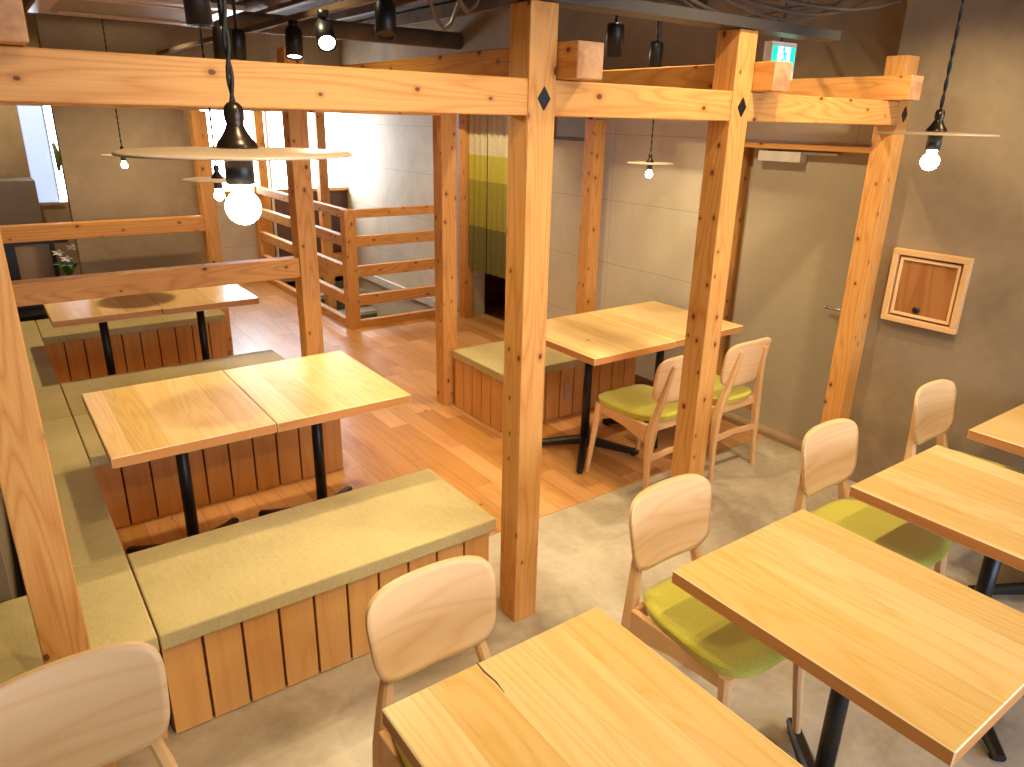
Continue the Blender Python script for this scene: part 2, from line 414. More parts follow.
sbox('wall_front', (.4, 4.0, -2.7, -2.6, 2.3, ZC), M['plaster'])
sbox('window_3', (.4, 3.7, -2.68, -2.66, .7, 2.3), M['frontlight'])
sbox('window_1', (.50, .70, 8.80, 8.82, .97, 2.0), M['bluepane'])
sbox('window_1', (.72, .80, 8.80, 8.82, .97, 2.0), M['daylight'])
sbox('window_2', (2.16, 3.80, 8.84, 8.86, 1.0, 2.0), M['daylight'])
sbox('trim_1', (2.2, 3.80, 8.70, 8.76, .985, 1.02), M['cedar'])
sbox('trim_2', (2.84, 2.87, 8.72, 8.75, 0, 1.9), M['white'])
sbox('trim_3', (.48, .73, 8.72, 8.76, .945, .972), M['grille'])
# door on the right wall
m = MB(); m.box(3.87, 3.915, 1.99, 2.86, .02, 1.735); door = struct(m.build('door_1', M['door'], bevel=.002))
m = MB(); m.box(3.80, 3.865, 2.50, 2.78, 1.655, 1.712); m.box(3.83, 3.865, 2.30, 2.52, 1.70, 1.715); m.build('door_closer', M['white'], door, bevel=.003)
m = MB(); m.bar([(3.87, 2.10, .885), (3.83, 2.10, .885), (3.825, 2.115, .885), (3.825, 2.215, .885)], (.018, .018), n=10); m.build('door_handle', M['chrome'], door)
sbox('trim_4', (3.78, 3.95, 1.985, 2.93, 1.725, 1.755), M['cedar'], axis='y', bevel=.002)
sbox('trim_5', (3.76, 3.95, 2.93, 3.03, 0, 2.0), M['cedar'], axis='z', bevel=.003)
sbox('trim_6', (3.78, 3.95, 1.985, 2.93, 0, .03), M['tancard'], axis='y', bevel=.002)
sbox('baseboard_right', (3.765, 3.80, 6.16, 8.54, -.05, .03), M['white'], axis='y')
sbox('baseboard_right', (3.78, 3.80, 3.03, 5.20, 0, .07), M['darkwood'], axis='y')
# stairwell
m = MB()
for i in range(9):
    y1 = 8.54-.25*i; z = -.2*(i+1)
    m.box(2.7, 3.8, y1-.25, y1+.02, z-.04, z)
struct(m.build('floor', M['stair']))
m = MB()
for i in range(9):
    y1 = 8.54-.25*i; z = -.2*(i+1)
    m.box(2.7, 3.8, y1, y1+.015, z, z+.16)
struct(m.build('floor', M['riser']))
sbox('wall_stair', (2.6, 2.7, 6.0, 8.6, -2, -.1), M['siding'])
sbox('wall_stair', (2.6, 3.9, 6.04, 6.14, -2, -.1), M['siding'])
sbox('floor', (2.6, 3.9, 6.0, 8.7, -2.1, -2), M['stair'])
sbox('trim_7', (2.9, 3.8, 8.56, 8.74, .002, .22), M['cedar'])

# ------------------------------------------------------------------ timber frame
def post(x, y, z0, z1, label, w=.105, bolt=False, cat='post'):
    m = MB(); m.box(x, x+w, y, y+w, z0, z1, axis='z', end=1)
    root = m.build('wooden_post', [M['cedar'], M['cedar_end']], bevel=.004)
    tag(root, label, cat, 'cedar posts of the timber frame')
    if bolt:
        b = MB(); r = .030; cx, cz = x+w*.55, 1.912
        pts = [(cx, cz-r*1.15), (cx+r*.8, cz), (cx, cz+r*1.15), (cx-r*.8, cz)]
        b.loft([[(px, y-.004, pz) for px, pz in pts], [(px, y+.01, pz) for px, pz in pts]], smooth=False)
        bo = b.build('diamond_plug', M['black'], root); bo['label'] = 'black diamond-shaped plug'
    return root
YF = 1.875
post(-.071, YF, 0, 1.862, 'thick cedar post at far left rising in front of the corner tatami seat')
post(1.413, YF, 0, 2.178, 'tall cedar post with black diamond plug at the end of the nearest tatami bench', bolt=True)
post(2.366, YF, 0, 2.178, 'cedar post with black diamond plug beside the green-seated chairs', bolt=True)
post(3.573, YF, 0, 2.165, 'cedar post with diamond plug against the brown wall beside the grey door', bolt=True)
post(1.413, 3.95, 0, 2.17, 'cedar post carrying the handrail beam behind the near tatami table')
post(2.350, 3.98, 0, 2.17, 'slim cedar post between the stair railing and the small tatami bench')
post(1.413, 5.98, 0, 1.862, 'distant cedar post at the edge of the brown plaster partition')
post(3.573, 5.98, 0, 2.17, 'reddish cedar post on the left of the banded curtain')
post(3.573, 3.97, 0, 1.862, 'cedar post against the pale wall behind the table with green chairs')
post(3.20, 8.10, -1.2, 2.0, 'cedar post beyond the stair railing in front of the bright window')
post(2.70, 8.64, 0, 2.35, 'thin window post between two bright panes', w=.10)
def beam(name, d, axis, label, cat='beam', grp='cedar beams of the timber frame', bevel=.004):
    m = MB(); m.box(*d, axis=axis, end=1)
    return tag(m.build(name, [M['cedar'], M['cedar_end']], bevel=bevel), label, cat, grp)
ZB0, ZB1 = 1.862, 1.967
beam('wooden_beam', (-1.6, 1.412, YF+.002, YF+.104, ZB0, ZB1), 'x', 'long thick cedar beam crossing the upper left of the room behind the near pendant')
beam('wooden_beam', (1.519, 2.365, YF+.002, YF+.104, ZB0, ZB1), 'x', 'cedar beam between the two tall posts with black diamonds')
beam('wooden_beam', (2.472, 3.572, YF+.002, YF+.104, ZB0, ZB1), 'x', 'cedar beam over the grey door')
for x, lb in ((.04, 'cedar beam end sticking out at the top left corner of the room'),
              (1.522, 'raised cedar beam with pale square end beside the tallest middle post'),
              (2.474, 'raised cedar beam with end grain just below the green exit sign'),
              (3.466, 'raised cedar beam ending at the post by the brown wall, rightmost')):
    beam('wooden_beam', (x, x+.104, 1.785, 8.1 if x < 3 else 6.2, 1.969, 2.073), 'y', lb)
beam('wooden_beam', (-.13, 1.412, 3.952, 4.054, ZB0, ZB1), 'x', 'cedar cross beam hidden behind the long front beam over the middle tatami seats')
beam('wooden_beam', (1.519, 2.349, 3.982, 4.084, ZB0, ZB1), 'x', 'cedar cross beam over the aisle to the stair')
beam('wooden_rail', (-.13, 1.412, 3.955, 4.050, .992, 1.098), 'x', 'cedar rail at shoulder height behind the near tatami table', 'rail', 'seat divider rails')
beam('wooden_rail', (-.13, 1.412, 5.985, 6.080, .99, 1.10), 'x', 'cedar rail in front of the brown plaster partition, behind the far tatami table', 'rail', 'seat divider rails')

# stair railing
rl = empty('stair_railing', (2.645, 6.11, 0)); tag(rl, 'wooden stair railing with corner post and four horizontal boards', 'railing')
def child(m, name, mats, root, bevel=.003):
    o = m.build(name, mats, root, bevel=bevel); l = root.matrix_basis.translation if False else root.location
    o.location = (-l.x, -l.y, -l.z); return o
m = MB(); m.box(2.593, 2.698, 6.06, 6.165, .0, 1.075, axis='z', end=1); child(m, 'corner_post', [M['cedar'], M['cedar_end']], rl)
for z0, z1 in ((1.0, 1.075), (.745, .84), (.475, .572), (.208, .305), (.002, .068)):
    m = MB(); m.box(2.699, 3.572, 6.08, 6.14, z0, z1, axis='x'); child(m, 'rail_board', M['cedar'], rl)
    m = MB(); m.box(2.615, 2.675, 6.166, 8.62, z0, z1, axis='y'); child(m, 'rail_board', M['cedar'], rl)
m = MB(); m.box(2.60, 2.69, 8.55, 8.63, 0, 1.08, axis='z'); child(m, 'end_post', M['cedar'], rl)

# ------------------------------------------------------------------ benches
def clad(m, x0, x1, y, z0, z1, face):
    """vertical boards on a face of constant y (face 'y') or constant x ('x')."""
    L_ = x1-x0; n = max(1, round(L_/.115)); w = L_/n
    for i in range(n):
        a, b = x0+i*w+.0045, x0+(i+1)*w-.0045
        if face == '-y': m.box(a, b, y, y+.015, z0, z1, axis='z')
        elif face == '+y': m.box(a, b, y-.015, y, z0, z1, axis='z')
        elif face == '+x': m.box(y-.015, y, a, b, z0, z1, axis='z')
        elif face == '-x': m.box(y, y+.015, a, b, z0, z1, axis='z')
def bench(label, X0, X1, Y0, Y1, faces, grp='tatami benches', seam=None, zt=.40, ov=.028, xov=.012):
    root = empty('tatami_bench', ((X0+X1)/2, (Y0+Y1)/2, 0)); tag(root, label, 'bench', grp)
    zb = zt-.055
    bx0 = X0+(xov if '-x' in faces else 0); bx1 = X1-(xov if '+x' in faces else 0)
    by0 = Y0+(ov if '-y' in faces else 0); by1 = Y1-(ov if '+y' in faces else 0)
    i = .016
    m = MB(); m.box(bx0+(i if '-x' in faces else 0), bx1-(i if '+x' in faces else 0), by0+(i if '-y' in faces else 0), by1-(i if '+y' in faces else 0), .003, zb-.001)
    child(m, 'base', M['darkwood'], root, 0)
    m = MB()
    for f in faces:
        if f == '-y': clad(m, bx0, bx1, by0, .004, zb-.002, f)
        if f == '+y': clad(m, bx0, bx1, by1, .004, zb-.002, f)
        if f == '+x': clad(m, by0+.016, by1-.016, bx1, .004, zb-.002, f)
        if f == '-x': clad(m, by0+.016, by1-.016, bx0, .004, zb-.002, f)
    p = child(m, 'board_cladding', M['panel'], root, .0012)
    cuts = [Y0]+(seam or [])+[Y1]
    for a, b in zip(cuts, cuts[1:]):
        m = MB(); m.box(X0+.001, X1, a+.0015, b-.0015, zb, zt, axis='x' if (X1-X0) > (b-a) else 'y'); child(m, 'tatami_mat', M['tatami'], root, .006)
    return root
bench('nearest tatami bench with board-clad front beside the tall middle post', .206, 1.413, 2.006, 2.530, ['-y', '+y', '+x'])
bench('long tatami seat along the left wall at the head of the tables', -.060, .203, 2.006, 6.19, ['-y', '+x'], seam=[2.535, 4.02])
bench('corner piece of tatami seat to the left of the left cedar post', -.95, -.063, 2.006, 2.455, ['-y'])
bench('tatami bench right behind the near tatami table', .206, 1.413, 3.445, 4.018, ['-y', '+x'])
bench('tatami bench under the middle rail, facing the far tatami table', .206, 1.413, 4.021, 4.60, ['+y', '+x'])
bench('farthest tatami bench behind the far table, against the plaster partition', .206, 1.411, 5.66, 6.19, ['-y', '+x'], ov=.02)
b6 = bench('small tatami bench with wall socket behind the table with green chairs', 2.40, 3.565, 3.36, 3.96, ['-y', '-x'])
m = MB(); m.box(2.905, 2.955, 3.378, 3.386, .13, .25); child(m, 'wall_socket', M['shade'], b6, .002)['label'] = 'beige socket plate'

# ------------------------------------------------------------------ tables
def table(label, X0, X1, Y0, Y1, grp, th=.040, zt=.73, legrot=0):
    cx, cy = (X0+X1)/2, (Y0+Y1)/2; w, d = X1-X0, Y1-Y0
    root = empty('cafe_table', (cx, cy, 0)); tag(root, label, 'table', grp)
    m = MB(); m.box(-w/2, w/2, -d/2, d/2, zt-th, zt, axis='y', side=1, end=1); tt = m.build('tabletop', [M['oak'], M['oak_edge'], M['edge_highlight']], root, bevel=.003, seg=1); tt.modifiers['bevel'].material = 2
    m = MB(); m.bar([(0, 0, .03), (0, 0, zt-th-.006)], (.05, .05), n=20); m.build('column', M['black'], root)
    m = MB(); m.box(-.15, .15, -.15, .15, zt-th-.008, zt-th-.0005); m.build('mounting_plate', M['black'], root, bevel=.002)
    for k in range(4):
        a = math.pi/4+k*math.pi/2+legrot; c, s_ = math.cos(a), math.sin(a)
        m = MB()
        m.bar([(c*.0, s_*.0, .075), (c*.09, s_*.09, .062), (c*.26, s_*.26, .030), (c*.325, s_*.325, .024)], [(.045, .055), (.045, .05), (.042, .034), (.036, .026)], rnd=.5)
        f = m.build('foot', M['black'], root)
        m = MB(); m.lathe([(.016, 0), (.016, .014)], (c*.295, s_*.295, .0), n=12); m.build('glide', M['blackcord'], f)
    return root
xs = [(.478, 1.062), (1.330, 1.920), (2.190, 2.785), (3.047, 3.640)]
table('near small oak table at the lower left edge, mostly out of frame', -.375, .205, .35, 1.066, 'row of small oak tables on the concrete floor')
for (a, b), lb in zip(xs, ('nearest small oak table with a dark crack at its far edge, bottom centre', 'small oak table with its whole left edge visible, second from bottom centre',
                           'small oak table third along the row near the brown wall', 'small oak table at the right edge touching the brown wall')):
    table(lb, a, b, .35, 1.072, 'row of small oak tables on the concrete floor')
table('left half of the oak table pair behind the nearest tatami bench', .218, .790, 2.608, 3.352, 'oak tables between the tatami benches')
table('right half of the oak table pair behind the nearest tatami bench', .793, 1.372, 2.604, 3.350, 'oak tables between the tatami benches')
table('left half of the far oak table pair below the middle rail', .232, .806, 4.695, 5.44, 'oak tables between the tatami benches')
table('right half of the far oak table pair, next to the aisle', .809, 1.385, 4.680, 5.425, 'oak tables between the tatami benches')
table('left half of the oak table pair served by green chairs and small bench', 2.385, 2.977, 2.552, 3.285, 'oak tables by the pale wall')
table('right half of the oak table pair against the pale wall by the door', 2.980, 3.572, 2.558, 3.285, 'oak tables by the pale wall')

# ------------------------------------------------------------------ chairs
def make_chair():
    root = empty('dining_chair', (0, 0, 0))
    # seat pad (front = -y)
    def wtop(a, b): 
        w = .190-.018*b; return (a*w, b*.222-.028, .455+.012*(1-abs(a)**3)*(1-abs(b)**4)-.006*math.cos(a*1.6)*(1-b*b)-.006*(max(0, (abs(a)**6+abs(b)**6)**(1/6)-.85)/.15)**2)
    def wbot(a, b):
        w = .184-.018*b; return (a*w, b*.215-.028, .425)
    pad(wtop, wbot, n=3.6).build('seat', M['fabric'], root)
    # seat frame rails
    m = MB()
    m.bar([(-.165, -.19, .400), (.165, -.19, .400)], (.022, .05))
    m.bar([(-.165, .165, .400), (.165, .165, .400)], (.022, .05))
    for s in (-1, 1):
        m.bar([(s*.174, -.19, .402), (s*.172, 0, .392), (s*.172, .16, .372)], [(.022, .045), (.022, .06), (.022, .10)])
    m.build('seat_frame', M['beech_leg'], root)
    m = MB(); m.bar([(-.185, .185, .235), (0, .178, .243), (.185, .185, .235)], [(.018, .034), (.018, .028), (.018, .034)]); m.build('stretcher', M['beech_leg'], root)
    for s in (-1, 1):
        m = MB(); m.bar([(s*.196, -.235, .0), (s*.184, -.208, .25), (s*.174, -.192, .425)], [(.022, .022), (.030, .030), (.036, .036)], up=(0, 1, 0), rnd=.5)
        m.build('leg', M['beech_leg'], root)
        m = MB(); m.bar([(s*.184, .205, .0), (s*.178, .19, .2), (s*.170, .182, .36), (s*.155, .190, .45), (s*.124, .212, .58), (s*.100, .238, .735)],
                        [(.022, .024), (.030, .034), (.032, .050), (.030, .044), (.026, .032), (.018, .020)], up=(0, 1, 0), rnd=.5)
        m.build('leg', M['beech_leg'], root)
    # curved back
    def bk(off):
        def f(a, b):
            w = .180*(1+.05*b)
            x = a*w; z = .657+b*.126+.004*b*(1-a*a)
            y = .224+(z-.655)*.17-.026*(a*a)+off
            return (x, y, z)
        return f
    pad(bk(-.012), bk(0), nx=24, ny=18, n=4.4).build('backrest', M['beech'], root)
    return root
chair = make_chair()
spots = [(.782, 1.115, 0, 'pale wooden chair at the table with the dark crack, standing before the tatami bench'),
         (1.640, 1.105, 0, 'green-seated wooden chair at the second table, nearest to the centre of the floor'),
         (2.510, 1.095, 0, 'wooden chair with shaded green seat at the third table along the row'),
         (3.345, 1.100, 0, 'wooden chair in the corner against the brown wall, rightmost of the row'),
         (.005, 1.245, .03, 'wooden chair with large pale back at the lower left corner'),
         (2.760, 2.470, math.pi, 'green-seated wooden chair half hidden by the cedar post, seen from behind'),
         (3.245, 2.445, math.pi, 'green-seated wooden chair next to the grey door, seen from behind')]
for i, (x, y, rz, lb) in enumerate(spots):
    o = chair if i == 0 else dup(chair)
    o.location = (x-(.030 if rz < 1 else .045), y+(.02 if rz < 1 else 0), 0); o.rotation_euler.z = rz
    tag(o, lb, 'chair', 'wooden chairs with green seats')

# ------------------------------------------------------------------ pendants
def pendant(x, y, z, label, r=.125, k_=1.0, zc=ZC):
    root = empty('pendant_lamp', (x, y, z)); root.scale = (k_, k_, k_); zc = z+(zc-z)/k_; tag(root, label, 'lamp', 'pendant lamps with flat round plates')
    m = MB(); m.lathe([(.004, .004), (r*.4, .0035), (r*.97, .001), (r, -.001), (r, -.003), (r*.97, -.003), (.004, -.001)], n=48); m.build('shade_plate', M['shade'], root)
    m = MB()
    m.lathe([(.002, .052), (.006, .051), (.0095, .047), (.011, .041), (.0105, .034), (.009, .029), (.010, .026), (.013, .020), (.017, .014), (.0205, .010), (.022, .006), (.022, .003)], n=24)
    m.build('socket_cap', M['bronze'], root)
    m = MB(); m.lathe([(.0155, -.003), (.0155, -.034), (.013, -.035)], n=20); m.build('bulb_holder', M['black'], root)
    m = MB(); prof = [(.010, -.032), (.010, -.043)]
    for k in range(1, 13):
        t = R(25)+(R(180)-R(25))*k/12; prof.append((max(.0005, .0195*math.sin(t)), -.0605+.0195*math.cos(t)))
    m.lathe(prof, n=24); b = m.build('bulb', M['bulb'], root); b['label'] = 'glowing round bulb'
    # twisted cord
    m = MB(); H_ = zc-z-.045
    for ph in (0, math.pi):
        n = int(H_/.008); pts = []
        for k in range(n+1):
            a = k*.008/.035*2*math.pi*.5+ph; pts.append((.0022*math.cos(a), .0022*math.sin(a), .045+H_*k/n))
        m.bar(pts, (.0042, .0042), n=6)
    m.build('cord', M['blackcord'], root)
    return root
pendant(.204, .71, 1.817, 'big round plate pendant with dark socket and glowing globe bulb, nearest the camera', k_=.82)
pendant(1.505, .71, 1.842, 'plate pendant hanging in front of the brown wall on the right', k_=.84)
pendant(.770, 2.98, 1.612, 'small plate pendant over the near tatami table, partly behind the big pendant')
pendant(.799, 5.20, 1.594, 'farthest plate pendant, in front of the brown plaster partition')
pendant(3.035, 2.91, 1.643, 'plate pendant over the table with green chairs')

# ------------------------------------------------------------------ spots on track
tr = MB(); tr.box(1.275, 1.305, 1.2, 8.5, 2.235, 2.26, axis='y')
tag(tr.build('lighting_track', M['duct'], bevel=.002), 'long thin lighting track running away below the dark ceiling', 'track')
def spot(x, y, z, aim, label, lit=False, power=0, rad=.037, ln=.12, zt=None, cone=75, col=(1, .80, .47)):
    """black can lamp: lamp face at (x,y,z), aimed at a point."""
    root = empty('spot_light', (x, y, z)); tag(root, label, 'spotlight', 'black can spotlights under the ceiling')
    d = (Vector(aim)-Vector((x, y, z))).normalized()
    q = d.to_track_quat('-Z', 'Y')
    m = MB(); m.lathe([(rad*.8, -.0), (rad*.86, .012), (rad*.86, .0)] if False else [(rad*.86, .010), (rad*.88, -.004), (rad, -.004), (rad, ln*.9), (rad*.85, ln), (rad*.3, ln+.004)], n=24)
    c = m.build('lamp_can', M['black'], root); c.rotation_mode = 'QUATERNION'; c.rotation_quaternion = q
    m = MB(); m.lathe([(rad*.84, .004), (.001, .0045)], n=24)
    l = m.build('lens', M['spotlens'] if lit else M['bronze'], c)
    back = q @ Vector((0, 0, ln*.8)); top = zt-z if zt else .2
    m = MB(); m.bar([back*.9, (back.x, back.y, max(back.z+.03, top-.03)), (back.x, back.y, top)], (.014, .014), n=8); m.lathe([(.022, top-.03), (.022, top)], (back.x, back.y, 0), n=14)
    m.build('bracket', M['black'], root)
    if power:
        li = bpy.data.lights.new('spot', 'SPOT'); li.energy = power; li.color = col; li.spot_size = R(cone); li.spot_blend = .7; li.shadow_soft_size = .03
        lo = bpy.data.objects.new('spot_beam', li); COL.objects.link(lo); lo.parent = root
        lo.location = d*.012; lo.rotation_mode = 'QUATERNION'; lo.rotation_quaternion = q
    return root
def bare(x, y, z, aim, power, cone=100, col=(1, .80, .47), soft=.035):  # spots with no fixture modelled; several are added only as fill
    li = bpy.data.lights.new('unseen_spot', 'SPOT'); li.energy = power; li.color = col; li.spot_size = R(cone); li.spot_blend = .8; li.shadow_soft_size = soft
    lo = bpy.data.objects.new('unseen_spot', li); COL.objects.link(lo); lo.location = (x, y, z)
    lo.rotation_mode = 'QUATERNION'; lo.rotation_quaternion = (Vector(aim)-Vector((x, y, z))).to_track_quat('-Z', 'Y')
spot(1.219, 2.92, 2.112, (.55, .6, .4), 'lit black can spotlight facing the viewer below the track', lit=True, power=50, zt=2.235, cone=80)
spot(1.265, 3.40, 2.09, (1.0, 2.9, 0), 'black can spotlight left of the glaring one, aimed down', lit=True, power=60, zt=2.235, cone=85)
spot(1.285, 2.55, 2.12, (.95, 1.9, .6), 'tilted unlit black spotlight right of the glaring one', zt=2.3)
spot(.517, 2.00, 2.05, (.6, 2.0, 0), 'black spotlight at the top left above the long beam', zt=2.5, rad=.03)
spot(2.288, 2.45, 2.113, (2.55, 2.7, 0), 'dark spotlight behind the front beam between the two tall posts, left', zt=2.4)
spot(3.158, 3.05, 2.142, (3.2, 3.1, 0), 'dark spotlight behind the front beam between the two tall posts, right', zt=2.4)
spot(.93, 3.30, 2.055, (.8, 3.2, 0), 'dark spotlight behind the long beam right of the pendant cord', zt=2.4)
spot(1.062, 3.55, 2.071, (.9, 3.4, 0), 'dark spotlight beside another behind the long beam', zt=2.4)
bare(.40, .15, 2.68, (.9, 1.0, .4), 62, 122, soft=.02)
bare(1.75, .15, 2.68, (2.0, 1.0, .4), 22, 115, soft=.02)
bare(2.75, .20, 2.68, (2.9, 1.0, .5), 32, 112, soft=.02)
bare(1.3, -.9, 2.68, (1.3, 1.5, .4), 42, 95)  # added fill from behind the camera
bare(.95, 3.05, 2.68, (.85, 2.9, 0), 50, 108)
bare(.9, 5.45, 2.68, (.9, 5.3, 0), 95, 110)
bare(1.0, 4.9, 2.68, (.95, 6.2, 1.1), 70, 90)  # added to brighten the plaster partition
bare(.3, 7.6, 2.68, (.2, 8.7, 1.3), 70, 100)  # added to brighten the far left wall
bare(2.1, 7.4, 2.68, (2.35, 8.75, .6), 90, 85)  # added to brighten the wall below the window
bare(2.9, 3.5, 2.68, (2.9, 3.0, 0), 88, 110)
bare(2.0, 3.7, 2.68, (2.0, 3.4, 0), 78, 105)
bare(3.0, 1.3, 2.68, (3.5, 2.0, .4), 66, 95)
bare(.9, 1.1, 2.68, (.8, 2.1, .1), 40, 95)
bare(2.45, 2.55, 2.68, (3.5, 2.4, .4), 62, 105)  # added to brighten the door and the chairs beside it
bare(2.2, 1.3, 2.68, (2.2, 2.0, .0), 62, 105)
bare(2.7, 5.2, 2.68, (3.4, 5.6, .6), 85, 100)
bare(1.9, 7.2, 2.68, (1.9, 7.0, .0), 45, 105)

# ------------------------------------------------------------------ ceiling clutter
m = MB(); m.box(1.15, 2.98, 1.86, 1.90, 2.180, 2.215); m.box(1.15, 2.98, 1.90, 1.96, 2.180, 2.186)
tag(m.build('cable_tray', M['steel']), 'grey steel channel running along the tops of the cedar posts', 'cable tray')
random.seed(11)
for i in range(9):
    pts = []
    x0, y0 = 2.2+.05*i, 1.95+.05*random.random()
    for k in range(9):
        t = k/8
        pts.append((2.15+t*1.35, 1.97+.045*i*(.4+t)+.05*math.sin(t*5+i), 2.29+.03*math.sin(t*6+i*.8)+.018*(i % 4)-.07*math.sin(t*math.pi)*((i % 3)/2)+.10*t*t))
    m = MB(); m.bar(pts, (.013, .013), n=6)
    tag(m.build('cable', M['cable']), 'loose cable in the bundle above the steel channel', 'cable', 'bundled cables above the posts')
def pipe(pts, r, label, name='duct', mt='duct', grp='ceiling ducts'):
    m = MB(); m.bar(pts, (2*r, 2*r), n=16); tag(m.build(name, M[mt]), label, 'duct', grp)
pipe([(.1, 3.15, 2.52), (2.3, 3.25, 2.52), (3.75, 3.3, 2.52)], .06, 'round tan duct crossing above the middle of the room')
pipe([(-.13, 6.1, 2.5), (3.8, 6.1, 2.5)], .07, 'dark round duct far back below the ceiling')
pipe([(2.05, 2.2, 2.65), (2.05, 7.5, 2.65)], .05, 'long round duct running away under the ceiling')
for i, (x, y) in enumerate(((1.5, 2.6), (1.75, 3.2))):
    pts = [(x+.5*t, y+.3*t, 2.655-.40*math.sin(t*math.pi)) for t in [k/8 for k in range(9)]]
    m = MB(); m.bar(pts, (.02, .02), n=8); tag(m.build('flexible_hose', M['duct']), ('flexible hose sagging under the duct, left one', 'flexible hose sagging under the duct, right one')[i], 'hose', 'sagging hoses')
for i, (x, y) in enumerate(((.50, 5.75), (1.12, 5.60))):
    pts = [(x+.10*t, y-.1*t, 2.78-.42*t+.08*t*t) for t in [k/6 for k in range(7)]]
    m = MB(); m.bar(pts, (.05, .05), n=10); tag(m.build('flexible_hose', M['duct']), ('curved hose hanging left of the air conditioner', 'curved hose hanging right of the air conditioner')[i], 'hose', 'sagging hoses')
for i in range(4):
    m = MB(); x = 1.7+i*.62; m.box(x, x+.06, 2.2, 8.6, 2.66, 2.76, axis='y')
    tag(m.build('ceiling_joist', M['duct']), 'dim joist running away under the dark ceiling', 'joist', 'ceiling joists')
# ceiling cassette air conditioner
ac = empty('air_conditioner', (.86, 4.62, 2.352)); tag(ac, 'pale ceiling cassette air conditioner at the top left', 'air conditioner')
m = MB(); m.box(-.40, .40, -.44, .44, .012, .30); m.build('housing', M['duct'], ac, bevel=.01)
m = MB(); m.box(-.44, .44, -.48, -.39, -.012, .012); m.box(-.44, .44, .39, .48, -.012, .012); m.box(-.44, -.35, -.39, .39, -.012, .012); m.box(.35, .44, -.39, .39, -.012, .012)
m.build('frame', M['shade'], ac, bevel=.004)
m = MB(); m.box(-.345, .345, -.385, .385, -.004, .010); m.build('grille', M['grille'], ac, bevel=.002)
for s in (-1, 1):
    m = MB(); m.box(-.31, .31, s*.34-.025, s*.34+.025, -.016, -.005); m.build('louvre', M['shade'], ac, bevel=.003)

# ------------------------------------------------------------------ exit sign
sg = empty('exit_sign', (2.803, 1.99, 2.13)); tag(sg, 'small green and white exit sign with running figure above a beam end', 'sign')
W_, H2 = .165, .155
m = MB(); m.box(-W_/2, W_/2, 0, .04, -.10, .04); m.build('sign_case', M['white'], sg, bevel=.003)
m = MB(); m.box(-W_/2+.006, W_/2-.012, -.003, .0, -.055, .022); g = m.build('green_panel', M['signgreen'], sg)
m = MB(); m.box(-.046, .036, -.005, -.003, -.054, .021); m.build('pictogram_ground', M['signwhite'], sg)
m = MB()
fy = -.006
def limb(a, b, w):
    a = (a[0]*.75, a[1]*.62-.004); b = (b[0]*.75, b[1]*.62-.004); w *= .75
    a = Vector((a[0], fy, a[1])); b = Vector((b[0], fy, b[1])); d = (b-a).normalized(); n_ = Vector((-d.z, 0, d.x))*w/2
    m.loft([[a+n_, a-n_, b-n_, b+n_], [p+Vector((0, -.001, 0)) for p in (a+n_, a-n_, b-n_, b+n_)]], smooth=False)
m.lathe([(.009, 0), (.0005, .001)], (0, 0, 0), n=12)
for i, v in enumerate(m.v): m.v[i] = (v[0]-.010, fy-v[2], v[1]+.012)
limb((-.008, .012), (0, -.022), .016); limb((0, -.022), (-.022, -.045), .010); limb((-.022, -.045), (-.036, -.040), .009)
limb((0, -.022), (.018, -.040), .010); limb((.018, -.040), (.014, -.065), .009); limb((-.006, .008), (-.026, -.006), .008); limb((-.006, .008), (.016, -.004), .008)
m.build('running_figure', M['signgreen'], sg)
m = MB(); m.bar([(0, .02, .04), (0, .02, ZC-2.13)], (.012, .012), n=8); m.build('hanging_rod', M['steel'], sg)

# ------------------------------------------------------------------ things on the walls
bx = empty('wall_box', (3.68, 1.625, 1.115)); tag(bx, 'small square wooden hatch with brown door on the brown wall', 'cabinet')
m = MB()
s_ = .18; w_ = .028
m.box(-.035, 0, -s_, s_, s_-w_, s_, axis='y'); m.box(-.035, 0, -s_, s_, -s_, -s_+w_, axis='y')
m.box(-.035, 0, -s_, -s_+w_, -s_+w_, s_-w_, axis='z'); m.box(-.035, 0, s_-w_, s_, -s_+w_, s_-w_, axis='z')
m.build('frame', M['beech_leg'], bx, bevel=.003)
m = MB(); q = .142; e = .014
m.box(-.026, -.004, -q, q, q-e, q, axis='y'); m.box(-.026, -.004, -q, q, -q, -q+e, axis='y'); m.box(-.026, -.004, -q, -q+e, -q+e, q-e, axis='z'); m.box(-.026, -.004, q-e, q, -q+e, q-e, axis='z')
dd = m.build('hatch_door', M['beech'], bx, bevel=.002)
m = MB(); m.box(-.018, -.004, -q+e, q-e, -q+e, q-e, axis='z'); m.build('door_panel', M['hatch'], dd)
m = MB(); m.lathe([(.017, 0), (.017, .006), (.010, .009), (.001, .009)], n=20)
o = m.build('knob', M['black'], dd); o.rotation_euler = (0, -math.pi/2, 0); o.location = (-.019, .02, -.105)

gp = empty('vent_panel', (3.80, 4.47, 1.82)); tag(gp, 'dark-framed vent panel high on the pale wall right of the tallest post', 'vent')
m = MB(); m.box(-.03, 0, -.22, .22, -.11, -.09); m.box(-.03, 0, -.22, .22, .10, .12); m.box(-.03, 0, -.22, -.20, -.09, .10); m.box(-.03, 0, .20, .22, -.09, .10); m.build('frame', M['brownpanel'], gp, bevel=.002)
m = MB(); m.box(-.02, 0, -.20, .20, -.09, .10); m.build('panel', M['grille'], gp)

